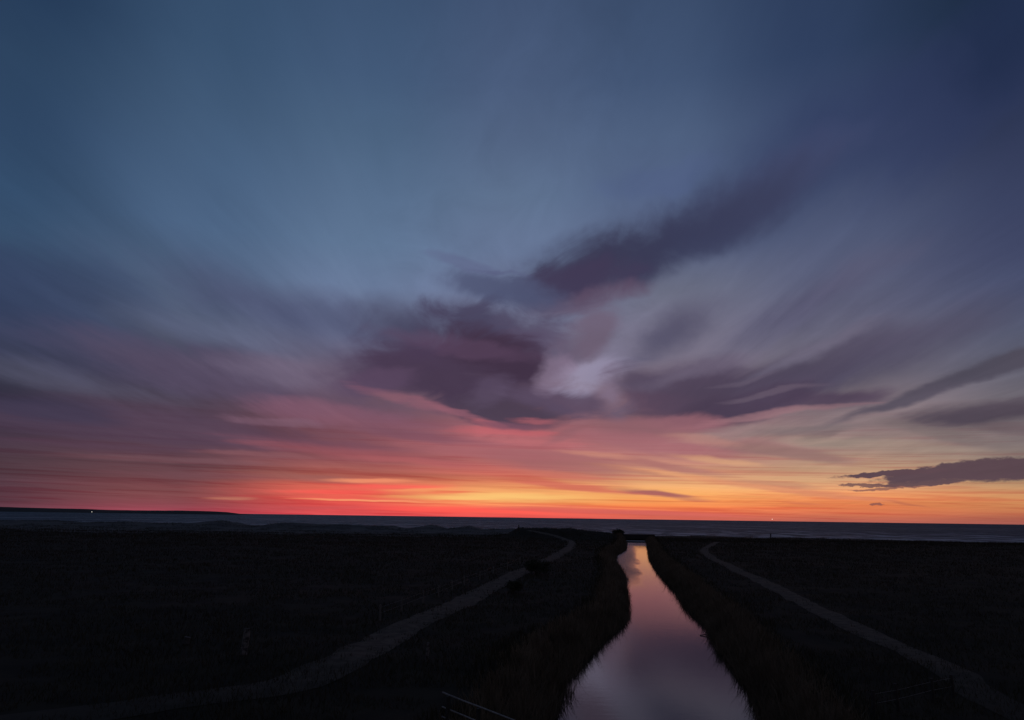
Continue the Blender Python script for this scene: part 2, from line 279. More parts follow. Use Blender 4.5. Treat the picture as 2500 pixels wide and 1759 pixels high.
def build_sky():
    w = bpy.data.worlds.new("World"); scene.world = w; w.use_nodes = True
    w.node_tree.nodes.clear()
    N = Nodes(w.node_tree)
    d = N.n.new("ShaderNodeTexCoord").outputs['Generated']
    d = N.vmath('NORMALIZE', d)
    x, y, z = N.sep(d)
    az = N.math('MULTIPLY', N.math('ARCTAN2', x, y), 57.29578)
    el = N.math('MULTIPLY', N.math('ARCSINE', z), 57.29578)
    elp = N.math('MAXIMUM', el, 0.0)
    # cloud-layer coordinates: streaks on a high flat layer converge towards the horizon
    up = N.math('ADD', N.math('MAXIMUM', z, 0.0), 0.07)
    qx, qy = N.math('DIVIDE', x, up), N.math('DIVIDE', y, up)
    fibre = N.noise(N.xyz(N.math('MULTIPLY', qx, 2.4), N.math('MULTIPLY', qy, 0.42), 3.1), 1.0, 6.0, 0.62, distortion=0.4)
    silk = N.noise(N.xyz(N.math('MULTIPLY', qx, 7.0), N.math('MULTIPLY', qy, 0.8), 9.4), 1.0, 4.0, 0.6)
    band = N.noise(N.xyz(N.math('MULTIPLY', az, 0.045), N.math('MULTIPLY', N.math('ADD', el, N.math('MULTIPLY', az, 0.012)), 1.5), 7.7), 1.0, 4.0, 0.6, distortion=0.3)
    thin = N.noise(N.xyz(N.math('MULTIPLY', az, 0.09), N.math('MULTIPLY', N.math('ADD', el, N.math('MULTIPLY', az, 0.016)), 4.2), 2.2), 1.0, 4.0, 0.62, distortion=0.4)
    # long fibres of the cloud sheet, fanning out from low over the sea
    fa, fe = N.math('SUBTRACT', az, 1.5), N.math('SUBTRACT', el, 1.0)
    spread = N.math('ARCTAN2', fe, fa)
    reach = N.math('LOGARITHM', N.math('ADD', N.math('SQRT', N.math('ADD', N.math('MULTIPLY', fa, fa), N.math('MULTIPLY', fe, fe))), 2.0), 2.718)
    fan = N.noise(N.xyz(N.math('MULTIPLY', spread, 8.0), N.math('MULTIPLY', reach, 1.5), 4.4), 1.0, 5.0, 0.62, distortion=0.5)
    low = N.smooth(el, 2.0, 9.0, 1.0, 0.0)
    aside = N.smooth(N.math('ABSOLUTE', fa), 7.0, 19.0)          # straight ahead the sheet is billowed, to the sides it is combed out
    leb = N.math('LOGARITHM', N.math('ADD', elp, 2.0), 2.718)
    billow = N.noise(N.xyz(N.math('MULTIPLY', az, 0.20), N.math('MULTIPLY', N.math('ADD', leb, N.math('MULTIPLY', az, -0.006)), 6.0), 5.5), 1.0, 6.0, 0.6, distortion=0.7)
    high = N.math('ADD', N.math('MULTIPLY', fibre, aside), N.math('MULTIPLY', billow, N.math('SUBTRACT', 1.0, aside)))
    wisp = N.math('ADD', N.math('MULTIPLY', band, low), N.math('MULTIPLY', high, N.math('SUBTRACT', 1.0, low)))
    silk = N.math('MULTIPLY_ADD', N.math('SUBTRACT', silk, 0.5), aside, 0.5)
    fan = N.math('MULTIPLY_ADD', N.math('SUBTRACT', fan, 0.5), aside, 0.5)
    wisp0 = N.math('SUBTRACT', wisp, 0.5)
    # lumpy displacement whose height shrinks towards the horizon with the perspective
    le = N.math('LOGARITHM', N.math('ADD', elp, 2.0), 2.718)
    lum = N.noise(N.xyz(N.math('MULTIPLY', az, 0.16), N.math('MULTIPLY', le, 3.4), 0.5), 1.0, 4.0, 0.55, color=True)
    fine = N.noise(N.xyz(N.math('MULTIPLY', az, 1.1), N.math('MULTIPLY', el, 2.6), 1.5), 1.0, 5.0, 0.62, color=True)
    lx, ly, _ = N.sep(lum)
    fx, fy, _ = N.sep(fine)
    amp = N.math('ADD', N.math('MULTIPLY', elp, 0.12), 0.3)
    dx = N.math('MULTIPLY', N.math('SUBTRACT', lx, 0.5), N.math('ADD', N.math('MULTIPLY', amp, 2.0), 1.2))
    dy = N.math('MULTIPLY', N.math('SUBTRACT', ly, 0.5), amp)
    soft_pt = N.xyz(N.math('ADD', az, dx), N.math('ADD', el, dy))
    crisp_pt = N.xyz(N.math('ADD', az, N.math('MULTIPLY', N.math('SUBTRACT', fx, 0.5), 2.2)),
                     N.math('ADD', el, N.math('MULTIPLY', N.math('SUBTRACT', fy, 0.5), 0.5)))
    # clear afterglow: colour by elevation in seven azimuths, blended
    f = N.math('DIVIDE', N.math('ADD', el, 1.0), 61.0, clamp=True)
    col = None
    for i, (a, row) in enumerate(zip(SKY_AZ, SKY_COLUMNS)):
        r = N.ramp(f, [((e + 1.0) / 61.0, c) for e, c in zip(SKY_EL, row)])
        col = r if col is None else N.mix(N.smooth(az, SKY_AZ[i - 1], a), col, r)
    # gentle thin-cloud modulation of the afterglow
    k = N.lerp(el, 0.0, 24.0, 0.6, 0.2)
    gain = N.math('ADD', 1.0, N.math('MULTIPLY', wisp0, k))
    col = N.mix(1.0, col, N.xyz(gain, gain, gain), 'MULTIPLY')
    streak = N.math('MULTIPLY', N.smooth(thin, 0.47, 0.64), N.smooth(el, 1.0, 9.5, 0.85, 0.0))
    col = N.mix(streak, col, N.mix(1.0, col, (0.86, 0.60, 0.66), 'MULTIPLY'))
    g = cloud_patch_group()
    wisp_s = N.math('ADD', N.math('MULTIPLY', wisp0, 0.95), N.math('MULTIPLY', N.math('SUBTRACT', silk, 0.5), N.smooth(el, 6.0, 15.0, 0.25, 0.05)))
    wisp_f = N.math('ADD', N.math('MULTIPLY', wisp0, 0.8), N.math('MULTIPLY', N.math('SUBTRACT', thin, 0.5), 0.5))
    wisp_h = N.math('MULTIPLY', N.math('SUBTRACT', fx, 0.5), 0.25)
    for a, e, sa, sb, tilt, c, amount, kind in CLOUD_PATCHES:
        n = N.n.new("ShaderNodeGroup"); n.node_tree = g
        N.put(n.inputs["Sky"], col)
        N.put(n.inputs["Point"], (soft_pt, soft_pt, crisp_pt, soft_pt)[kind])
        N.put(n.inputs["Wisp"], (wisp_s, wisp_f, wisp_h, wisp_s)[kind])
        n.inputs["Centre"].default_value = (a, e, 0)
        n.inputs["Tilt"].default_value = (0, 0, math.radians(tilt))
        n.inputs["Size"].default_value = (sa, sb, 1)
        n.inputs["Colour"].default_value = (*c, 1)
        n.inputs["Amount"].default_value = amount
        n.inputs["Low"].default_value = (0.16, 0.19, 0.20, 0.08)[kind]
        n.inputs["High"].default_value = (0.72, 0.80, 0.46, 0.95)[kind]
        col = n.outputs[0]
    # silky light and dark drawn through the whole cloud layer
    calm = N.smooth(el, 14.0, 27.0, 1.0, 0.3)
    comb = N.math('MULTIPLY', N.math('SUBTRACT', fan, 0.5), N.math('MULTIPLY', N.smooth(el, 1.5, 5.0), N.smooth(el, 13.0, 24.0, 0.75, 0.12)))
    pull = N.math('ADD', 1.0, comb)
    col = N.mix(1.0, col, N.xyz(pull, pull, N.math('MULTIPLY_ADD', comb, 0.85, 1.0)), 'MULTIPLY')
    gain = N.math('MULTIPLY_ADD', N.math('ADD', N.math('MULTIPLY', N.math('SUBTRACT', silk, 0.5), 0.17), N.math('MULTIPLY', wisp0, 0.22)), calm, 1.0)
    col = N.mix(1.0, col, N.xyz(gain, gain, gain), 'MULTIPLY')
    # away from the sunset the dusk goes on as plain deepening blue
    night = N.ramp(N.math('DIVIDE', elp, 90.0), [(0.0, (0.062, 0.055, 0.072)), (0.12, (0.078, 0.060, 0.078)),
                                                  (0.35, (0.050, 0.056, 0.090)), (1.0, (0.040, 0.060, 0.115))])
    away = N.math('MAXIMUM', N.smooth(N.math('ABSOLUTE', az), 42.0, 115.0), N.smooth(el, 38.0, 75.0))
    col = N.mix(away, col, night)
    bg = N.n.new("ShaderNodeBackground"); N.l.new(col, bg.inputs[0]); bg.inputs[1].default_value = 1.0
    out = N.n.new("ShaderNodeOutputWorld"); N.l.new(bg.outputs[0], out.inputs[0])
    w.cycles.sampling_method = 'MANUAL'; w.cycles.sample_map_resolution = 512


build_sky()


# ------------------------------------------------------------------ helpers: tagging, meshes, materials
def tag(o, label=None, cat=None, group=None, kind=None):
    for k, v in (("label", label), ("category", cat), ("group", group), ("kind", kind)):
        if v:
            o[k] = v
    return o


def empty(name, loc, label, cat, group=None, rz=0.0):
    o = bpy.data.objects.new(name, None); C.objects.link(o)
    o.location = loc; o.rotation_euler = (0, 0, rz); o.empty_display_size = 0.3
    return tag(o, label, cat, group)


def mesh_obj(name, verts, faces, mat, parent=None, smooth=False, loc=None):
    me = bpy.data.meshes.new(name); me.from_pydata([tuple(v) for v in verts], [], [tuple(f) for f in faces])
    if smooth:
        me.shade_smooth()
    me.materials.append(mat); me.update()
    o = bpy.data.objects.new(name, me); C.objects.link(o)
    if parent:
        o.parent = parent
    if loc is not None:
        o.location = loc
    return o


def array_obj(name, verts, tris, mat, parent=None):
    """Large triangle mesh from numpy arrays."""
    me = bpy.data.meshes.new(name)
    nv, nt = len(verts), len(tris)
    me.vertices.add(nv); me.vertices.foreach_set("co", np.asarray(verts, np.float32).ravel())
    me.loops.add(nt * 3); me.loops.foreach_set("vertex_index", np.asarray(tris, np.int32).ravel())
    me.polygons.add(nt); me.polygons.foreach_set("loop_start", np.arange(0, nt * 3, 3, dtype=np.int32))
    me.update(calc_edges=True); me.validate()
    me.materials.append(mat)
    o = bpy.data.objects.new(name, me); C.objects.link(o)
    if parent:
        o.parent = parent
    return o


class MB:
    """Collects boxes and tapered tubes into one mesh."""
    def __init__(self):
        self.v, self.f = [], []

    def box(self, lo, hi, bevel=0.0):
        b = len(self.v); x0, y0, z0 = lo; x1, y1, z1 = hi
        self.v += [(x0, y0, z0), (x1, y0, z0), (x1, y1, z0), (x0, y1, z0), (x0, y0, z1), (x1, y0, z1), (x1, y1, z1), (x0, y1, z1)]
        self.f += [tuple(b + i for i in q) for q in ((0, 3, 2, 1), (4, 5, 6, 7), (0, 1, 5, 4), (1, 2, 6, 5), (2, 3, 7, 6), (3, 0, 4, 7))]
        return self

    def tube(self, pts, radii, n=7, cap=True):
        pts = [Vector(p) for p in pts]; b = len(self.v)
        for i, p in enumerate(pts):
            t = (pts[min(i + 1, len(pts) - 1)] - pts[max(i - 1, 0)]).normalized()
            a = t.orthogonal().normalized(); c = t.cross(a)
            r = radii[i] if hasattr(radii, '__len__') else radii
            for k in range(n):
                w = 2 * math.pi * k / n
                self.v.append(tuple(p + a * (r * math.cos(w)) + c * (r * math.sin(w))))
        for i in range(len(pts) - 1):
            for k in range(n):
                self.f.append((b + i * n + k, b + i * n + (k + 1) % n, b + (i + 1) * n + (k + 1) % n, b + (i + 1) * n + k))
        if cap:
            self.f.append(tuple(b + k for k in range(n))[::-1])
            self.f.append(tuple(b + (len(pts) - 1) * n + k for k in range(n)))
        return self

    def build(self, name, mat, parent=None, smooth=False):
        return mesh_obj(name, self.v, self.f, mat, parent, smooth)


def material(name, base, rough=0.8, vary=None, scale=3.0, bump=0.0, bump_scale=20.0, spec=0.3, stretch=(1, 1, 1)):
    m = bpy.data.materials.new(name); m.use_nodes = True
    N = Nodes(m.node_tree); p = N.n["Principled BSDF"]
    p.inputs['Roughness'].default_value = rough
    p.inputs['Specular IOR Level'].default_value = spec
    co = N.n.new("ShaderNodeTexCoord").outputs['Object']
    mp = N.n.new("ShaderNodeMapping"); N.l.new(co, mp.inputs[0]); mp.inputs[3].default_value = stretch
    if vary:
        n = N.noise(mp.outputs[0], scale, 4.0, 0.6)
        N.l.new(N.mix(N.smooth(n, 0.35, 0.65), base, vary), p.inputs['Base Color'])
    else:
        p.inputs['Base Color'].default_value = (*base, 1)
    if bump:
        b = N.n.new("ShaderNodeBump"); b.inputs['Strength'].default_value = bump
        N.l.new(N.noise(mp.outputs[0], bump_scale, 4.0, 0.6), b.inputs['Height'])
        N.l.new(b.outputs[0], p.inputs['Normal'])
    return m


def lamp_material(name, colour, strength):
    m = bpy.data.materials.new(name); m.use_nodes = True
    N = Nodes(m.node_tree); p = N.n["Principled BSDF"]
    p.inputs['Emission Color'].default_value = (*colour, 1)
    p.inputs['Emission Strength'].default_value = strength
    return m


M = dict(
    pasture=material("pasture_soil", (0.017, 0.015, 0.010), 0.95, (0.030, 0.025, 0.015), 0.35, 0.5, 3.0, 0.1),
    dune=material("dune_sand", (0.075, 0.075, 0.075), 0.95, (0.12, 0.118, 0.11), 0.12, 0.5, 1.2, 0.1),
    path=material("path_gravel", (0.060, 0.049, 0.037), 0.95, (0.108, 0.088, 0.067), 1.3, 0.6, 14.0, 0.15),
    grass=material("grass_blade", (0.028, 0.025, 0.014), 0.8, (0.052, 0.042, 0.022), 0.5, spec=0.1),
    reed=material("reed_blade", (0.11, 0.088, 0.06), 0.8, (0.18, 0.142, 0.095), 0.4, spec=0.1),
    marram=material("marram_blade", (0.05, 0.053, 0.04), 0.8, (0.07, 0.072, 0.05), 0.3, spec=0.1),
    leaf=material("bush_leaf", (0.028, 0.034, 0.018), 0.7, (0.045, 0.048, 0.026), 2.0, spec=0.2),
    bark=material("bush_bark", (0.06, 0.05, 0.04), 0.9, (0.09, 0.075, 0.06), 6.0, 0.4, 20.0),
    post=material("weathered_post_wood", (0.11, 0.105, 0.095), 0.9, (0.18, 0.17, 0.155), 6.0, 0.5, 30.0, stretch=(4, 4, 0.6)),
    rail=material("weathered_rail_wood", (0.20, 0.19, 0.18), 0.85, (0.30, 0.29, 0.275), 5.0, 0.4, 26.0),
    pale=material("lichen_pale_wood", (0.04, 0.038, 0.035), 0.9, (0.19, 0.18, 0.17), 5.5, 0.6, 18.0),
    dark=material("dark_tarred_wood", (0.03, 0.028, 0.026), 0.8, (0.045, 0.042, 0.038), 4.0, 0.4, 18.0),
    wire=material("galvanised_wire", (0.25, 0.25, 0.25), 0.5),
    concrete=material("stained_concrete", (0.085, 0.085, 0.085), 0.9, (0.12, 0.12, 0.115), 0.7, 0.4, 9.0),
    water_grey=material("painted_water_grey", (0.26, 0.25, 0.27), 0.6, (0.34, 0.33, 0.34), 0.5, 0.3, 4.0),  # pale grey that stands in for sky light on ruffled water
    stone=material("pale_stone", (0.05, 0.05, 0.047), 0.9, (0.09, 0.087, 0.084), 4.0, 0.5, 12.0),
    shore=material("headland_heath", (0.035, 0.034, 0.03), 0.95, (0.05, 0.046, 0.04), 0.004),
    hull=material("boat_hull_paint", (0.03, 0.03, 0.04), 0.5),
    cabin=material("boat_cabin_paint", (0.25, 0.25, 0.26), 0.5),
)


def darken_near_ends():
    # the track colour is mixed darker towards the near ends and in scattered spots
    m = M['path']; N = Nodes(m.node_tree); p = N.n["Principled BSDF"]
    src = p.inputs['Base Color'].links[0].from_socket
    co = N.n.new("ShaderNodeTexCoord").outputs['Object']
    x, y, z = N.sep(co)
    n = N.noise(co, 0.35, 5.0, 0.65)
    f = N.smooth(N.math('ADD', N.math('MULTIPLY_ADD', x, 0.45, y), N.math('MULTIPLY', N.math('SUBTRACT', n, 0.5), 16.0)), 24.0, 46.0, 0.85, 0.0)
    f = N.math('MAXIMUM', f, N.math('MULTIPLY', N.smooth(x, 14.0, 18.0), N.smooth(N.math('MULTIPLY_ADD', n, 14.0, y), 40.0, 60.0, 0.8, 0.0)))
    spots = N.smooth(N.noise(co, 0.8, 5.0, 0.7), 0.52, 0.62, 0.0, 0.55)
    N.l.new(N.mix(N.math('MAXIMUM', f, spots), src, (0.030, 0.026, 0.018)), p.inputs['Base Color'])


darken_near_ends()


def vnoise(x, y, seed=0):
    """Smooth value noise on arrays, 0..1."""
    xi, yi = np.floor(x).astype(np.int64), np.floor(y).astype(np.int64)
    fx, fy = x - xi, y - yi
    fx, fy = fx * fx * (3 - 2 * fx), fy * fy * (3 - 2 * fy)

    def hsh(a, b):
        h = (a * 374761393 + b * 668265263 + seed * 1442695041) & 0x7FFFFFFF
        h = ((h ^ (h >> 13)) * 1274126177) & 0x7FFFFFFF
        return ((h ^ (h >> 16)) & 0xFFFF) / 65535.0
    return ((hsh(xi, yi) * (1 - fx) + hsh(xi + 1, yi) * fx) * (1 - fy)
            + (hsh(xi, yi + 1) * (1 - fx) + hsh(xi + 1, yi + 1) * fx) * fy)


def fbm(x, y, seed=0, octaves=4):
    t, a, s = 0.0, 0.5, 0.0
    for k in range(octaves):
        t = t + a * vnoise(x * 2 ** k, y * 2 ** k, seed + k); s += a; a *= 0.5
    return t / s - 0.5


def sstep(a, b, x):
    t = np.clip((x - a) / (b - a), 0, 1)
    return t * t * (3 - 2 * t)


# ------------------------------------------------------------------ terrain
WATER, SEA = -1.5, -2.5
LEFT_BANK = [(20, -0.6), (28, 0.2), (36.8, 1.7), (41, 2.5), (45, 3.0), (49.7, 3.8), (55.6, 5.7), (59.4, 6.6), (63.8, 8.1), (71, 10.2), (76, 11.1), (92, 13.4),
             (108, 15.7), (123, 17.8), (137, 19.2), (162, 21.6), (194, 26.3), (225, 33.2), (278, 41.5), (344, 50.9), (430, 64)]
RIGHT_BANK = [(20, 8.6), (28, 10.2), (37, 12.0), (41, 13.0), (45.3, 13.8), (50, 14.2), (57.7, 15.6), (69, 17.7), (78, 18.5), (85.4, 19.3), (99.5, 21.9), (115, 23.6),
              (134, 26.2), (155, 29.2), (184, 33.8), (264, 47.6), (348, 61.6), (430, 76)]
DUNE_TOP = [(-900, 2.3), (-420, 2.8), (-300, 2.2), (-251, 2.4), (-228, 2.7), (-211, 2.2), (-187, 2.5), (-170, 2.3), (-154, 2.7), (-141, 3.3), (-130, 2.2), (-124, 1.7),
            (-112, 2.9), (-98, 2.7), (-80, 2.6), (-57, 2.3), (-49, 1.6), (-38, 2.95), (-31, 1.6), (-19, 2.6), (-13, 1.7), (-1, 2.2), (9, 1.8), (20, 1.2), (40, 0.9), (60, 0.83), (900, 0.83)]
MOUND_TOP = [(-60, 0), (-7, 0.0), (-0.6, 1.0), (1.2, 2.1), (3.5, 3.4), (10.5, 3.4), (24.8, 3.4), (32.8, 2.6), (40.7, 1.9), (46, 1.2), (52, 0.3), (60, 0), (900, 0)]
CREST = [(-900, 0), (40, 0), (63, 0.1), (72, 0.35), (83, 0.5), (102, 0.2), (111, -0.2), (120, 0.1), (158, -0.05), (175, -0.2), (193, -0.6), (230, -0.7), (900, -0.6)]


def table(t, x):
    return np.interp(x, [p[0] for p in t], [p[1] for p in t])


def left_edge(y):
    return table(LEFT_BANK, y) + 0.5 * fbm(y / 4.0, y * 0 + 3.3, 5, 3)


def right_edge(y):
    return table(RIGHT_BANK, y) + 0.5 * fbm(y / 4.0, y * 0 + 8.3, 6, 3)


def height(x, y):
    x, y = np.asarray(x, float), np.asarray(y, float)
    z = 0.5 * fbm(x / 22, y / 22, 1) + 0.16 * fbm(x / 2.5, y / 2.5, 2, 3)
    z = z * sstep(10, 24, y) - 0.05
    far = sstep(285, 345, y)
    bumps = 1.0 * fbm(x / 16, y / 9, 9, 4)
    ridge = np.exp(-((y - 380) / np.where(y < 380, 26.0, 18.0)) ** 2)
    z = z + (2.2 + 1.6 * (table(DUNE_TOP, x) - 2.2) + 0.6 * fbm(x / 5, y / 10, 4, 4)) * ridge + far * bumps * sstep(30, 0, x) * 0.5
    mound = np.exp(-((y - 300) / np.where(y < 300, 15.0, 22.0)) ** 2)
    z = z + table(MOUND_TOP, x) * mound * (1 + 0.25 * fbm(x / 6, y / 6, 14, 3))
    z = z + table(CREST, x) * np.exp(-((y - 345) / 25.0) ** 2)
    drop = 352 + 45 * sstep(40, 10, x)
    z = z - 5.0 * sstep(drop, drop + 40, y)
    d = np.maximum(left_edge(y) - x, x - right_edge(y))
    b = sstep(-1.3, 2.6, d)
    z = np.where(y > 17, z * b + (-2.35) * (1 - b), z)
    dike = 5.9 * (1 - sstep(1.5, 15.0, y))
    return np.where(dike > 0.02, np.maximum(z, dike), z)


def make_ground():
    ys = np.concatenate([np.arange(-60, 8, 4.0), np.arange(8, 80, 0.8), np.arange(80, 200, 1.5), np.arange(200, 440, 2.2), [445, 460]])
    s = [0.0]
    step = 0.4
    while s[-1] < 1500:
        if s[-1] > 11:
            step = min(step * 1.06, 2.6) if s[-1] < 340 else step * 1.3
        s.append(s[-1] + step)
    s = np.array(s); cols = np.concatenate([-s[::-1], s[1:]])
    cx = (table(LEFT_BANK, np.clip(ys, 20, 430)) + table(RIGHT_BANK, np.clip(ys, 20, 430))) / 2
    X = cx[:, None] + cols[None, :]; Y = np.repeat(ys[:, None], len(cols), 1)
    Z = height(X.ravel(), Y.ravel()).reshape(X.shape)
    V = np.stack([X, Y, Z], -1).reshape(-1, 3); nc = len(cols); nr = len(ys)
    r, c = np.meshgrid(np.arange(nr - 1), np.arange(nc - 1), indexing='ij')
    a = (r * nc + c).ravel()
    T = np.concatenate([np.stack([a, a + 1, a + nc + 1], 1), np.stack([a, a + nc + 1, a + nc], 1)])
    cxy = V[T].mean(1)
    # the dune belt behind the left pasture is a sheet of its own, sharing the seam
    edge = 292 + 34 * fbm(cxy[:, 0] / 26, cxy[:, 0] * 0 + 2.2, 21, 3) + 70 * sstep(-175, -240, cxy[:, 0]) * 0.45
    dunes = (cxy[:, 1] > edge) & (cxy[:, 0] < 14 - 0.0 * cxy[:, 1]) & ((cxy[:, 1] > 330) | (cxy[:, 0] < -6))
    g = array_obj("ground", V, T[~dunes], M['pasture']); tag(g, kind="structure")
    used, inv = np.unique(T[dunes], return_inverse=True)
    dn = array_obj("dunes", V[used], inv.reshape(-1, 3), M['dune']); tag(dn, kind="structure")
    for o in (g, dn):
        o.data.shade_smooth()
    return BVHTree.FromPolygons([tuple(v) for v in V], [tuple(t) for t in T])


GROUND = make_ground()


def ground_z(x, y):
    hit = GROUND.ray_cast(Vector((x, y, 60)), Vector((0, 0, -1)))
    return hit[0].z if hit[0] else float(height(x, y))


# ------------------------------------------------------------------ water
def water_material(name, base, rough, bumps, ruffle=None):
    m = bpy.data.materials.new(name); m.use_nodes = True
    N = Nodes(m.node_tree); p = N.n["Principled BSDF"]
    p.inputs['Base Color'].default_value = (*base, 1)
    p.inputs['Roughness'].default_value = rough
    p.inputs['IOR'].default_value = 1.333
    co = N.n.new("ShaderNodeTexCoord").outputs['Object']
    normal = None
    for (scale, stretch, strength, dist) in bumps:
        mp = N.n.new("ShaderNodeMapping"); N.l.new(co, mp.inputs[0]); mp.inputs[3].default_value = stretch
        b = N.n.new("ShaderNodeBump"); b.inputs['Distance'].default_value = dist
        N.put(b.inputs['Strength'], strength if not ruffle else N.math('MULTIPLY', ruffle(N, co), strength))
        N.l.new(N.noise(mp.outputs[0], scale, 3.0, 0.55), b.inputs['Height'])
        if normal:
            N.l.new(normal, b.inputs['Normal'])
        normal = b.outputs[0]
    if ruffle:      # ripples run up the canal from the sea, so their visible faces lean inland
        lean = N.xyz(0.0, N.math('MULTIPLY', N.math('MAXIMUM', N.math('SUBTRACT', ruffle(N, co), 0.1), 0.0), -0.055), 0.0)
        normal = N.vmath('NORMALIZE', N.vmath('ADD', normal, lean))
    N.l.new(normal, p.inputs['Normal'])
    return m, N, p


def canal_ruffle(N, co):
    # wind-ruffled water along the left bank and by the footbridge, smooth elsewhere
    x, y, z = N.sep(co)
    patch = N.noise(N.xyz(N.math('MULTIPLY', x, 0.22), N.math('MULTIPLY', y, 0.035)), 1.0, 3.0, 0.6)
    centre = N.math('ADD', N.math('MULTIPLY', N.math('SUBTRACT', y, 120.0), 0.155), 20.9)
    side = N.math('ADD', N.math('SUBTRACT', x, centre), N.math('MULTIPLY', N.math('SUBTRACT', patch, 0.5), 5.0))
    near_left = N.math('MULTIPLY', N.smooth(side, -2.8, 0.0, 1.0, 0.0), N.smooth(y, 100.0, 140.0))
    ends = N.smooth(N.math('ADD', y, N.math('MULTIPLY', patch, 10.0)), 268.0, 274.0)
    return N.math('ADD', 0.035, N.math('MAXIMUM', near_left, N.math('ADD', N.math('MULTIPLY', ends, 1.5), N.smooth(y, 300.0, 306.0, 0.0, 2.2))))


def make_canal():
    ys = np.concatenate([np.arange(19.5, 120, 1.0), np.arange(120, 412, 3.0)])
    V, T = [], []
    for i, y in enumerate(ys):
        l, r = float(left_edge(np.array([y]))[0]) - 1.2, float(right_edge(np.array([y]))[0]) + 1.2
        V += [(l, y, WATER), ((l + r) / 2, y, WATER), (r, y, WATER)]
        if i:
            a = (i - 1) * 3
            T += [(a, a + 1, a + 4), (a, a + 4, a + 3), (a + 1, a + 2, a + 5), (a + 1, a + 5, a + 4)]
    m, N, p = water_material("canal_water", (0.010, 0.011, 0.012), 0.03,
                             [(1.0, (1.2, 3.2, 1), 1.0, 0.07), (1.0, (4.0, 11.0, 1), 1.0, 0.035)], canal_ruffle)
    tag(array_obj("canal_water", V, T, m), kind="structure")


def make_sea():
    ys = [352, 372, 400, 430, 470, 520, 600, 720, 900, 1200, 1700, 2500, 4000, 7000, 12000, 25000, 60000]
    V, T = [], []
    for i, y in enumerate(ys):
        w = max(2200, y * 2.2)
        V += [(-w, y, SEA), (0, y, SEA), (w, y, SEA)]
        if i:
            a = (i - 1) * 3
            T += [(a, a + 1, a + 4), (a, a + 4, a + 3), (a + 1, a + 2, a + 5), (a + 1, a + 5, a + 4)]
    m, N, p = water_material("sea_water", (0.012, 0.014, 0.018), 0.32,
                             [(1.0, (0.025, 0.075, 1), 1.0, 3.0), (1.0, (0.12, 0.4, 1), 1.0, 0.8)])
    p.inputs['IOR'].default_value = 1.23       # a choppy sea sends back less than a flat one
    # wind waves run in to the beach: their visible faces lean landward
    nrm = p.inputs['Normal'].links[0].from_socket
    lean = N.vmath('NORMALIZE', N.vmath('ADD', nrm, (0.0, -0.27, 0.0)))
    N.l.new(lean, p.inputs['Normal'])
    # broken foam of small breakers, thinning out from the beach
    co = N.n.new("ShaderNodeTexCoord").outputs['Object']
    x, y, z = N.sep(co)
    f = N.noise(N.xyz(N.math('MULTIPLY', x, 0.05), N.math('MULTIPLY', y, 0.022)), 1.0, 5.0, 0.65)
    near = N.smooth(y, 420.0, 950.0, 1.0, 0.0)
    foam = N.math('MULTIPLY', N.smooth(N.math('ADD', f, N.math('MULTIPLY', near, 0.12)), 0.57, 0.70), N.smooth(y, 420.0, 2600.0, 1.0, 0.0))
    chop = N.noise(N.xyz(N.math('MULTIPLY', x, 0.055), N.math('MULTIPLY', y, 0.03)), 1.0, 6.0, 0.7)
    chop2 = N.noise(N.xyz(N.math('MULTIPLY', x, 0.012), N.math('MULTIPLY', y, 0.004)), 1.0, 4.0, 0.65)
    churned = N.mix(N.smooth(N.math('MULTIPLY_ADD', N.math('SUBTRACT', chop2, 0.5), 0.9, chop), 0.50, 0.66), (0.010, 0.010, 0.014), (0.24, 0.215, 0.225))
    N.l.new(N.mix(foam, churned, (0.45, 0.45, 0.47)), p.inputs['Base Color'])
    tag(array_obj("sea", V, T, m), kind="structure")


make_canal()
make_sea()


def make_headland():
    top = [(-9000, 60), (-6500, 48), (-5000, 40), (-4400, 36), (-3984, 34), (-3791, 30.5), (-3600, 28.5), (-3343, 26.4), (-3200, 23.5), (-3054, 21), (-2880, 21.5), (-2702, 23),
           (-2543, 24.8), (-2420, 23.5), (-2286, 21.5), (-2240, 15), (-2205, 8), (-2160, -2.6)]
    xs = np.concatenate([np.arange(-9000, -4400, 200.0), np.arange(-4400, -2155, 20.0)])
    prof = [(-260, -0.09), (-215, 0.25), (-150, 0.55), (-70, 0.85), (0, 1.0), (200, 0.9), (600, -0.1)]
    V, T = [], []
    for i, x in enumerate(xs):
        h = float(table(top, x)) + 2.5 * float(fbm(np.array([x / 60.0]), np.array([0.7]), 31)[0])
        for k, (dy, f) in enumerate(prof):
            V.append((x, 6000 + dy, SEA - 0.5 + max(h + 3, 0.2) * f if f > 0 else SEA - 1.0))
        if i:
            n = len(prof)
            for k in range(n - 1):
                a, b = (i - 1) * n + k, i * n + k
                T += [(a, b, b + 1), (a, b + 1, a + 1)]
    o = array_obj("hills", V, T, M['shore']); tag(o, kind="structure"); o.data.shade_smooth()


make_headland()


# ------------------------------------------------------------------ paths
def spline(pts, step=0.7):
    P = np.array(pts, float); out = []
    for i in range(len(P) - 1):
        p0, p1, p2, p3 = P[max(i - 1, 0)], P[i], P[i + 1], P[min(i + 2, len(P) - 1)]
        n = max(2, int(np.linalg.norm(p2 - p1) / step))
        for k in range(n):
            t = k / n
            out.append(0.5 * ((2 * p1) + (-p0 + p2) * t + (2 * p0 - 5 * p1 + 4 * p2 - p3) * t * t + (-p0 + 3 * p1 - 3 * p2 + p3) * t ** 3))
    out.append(P[-1])
    return np.array(out)


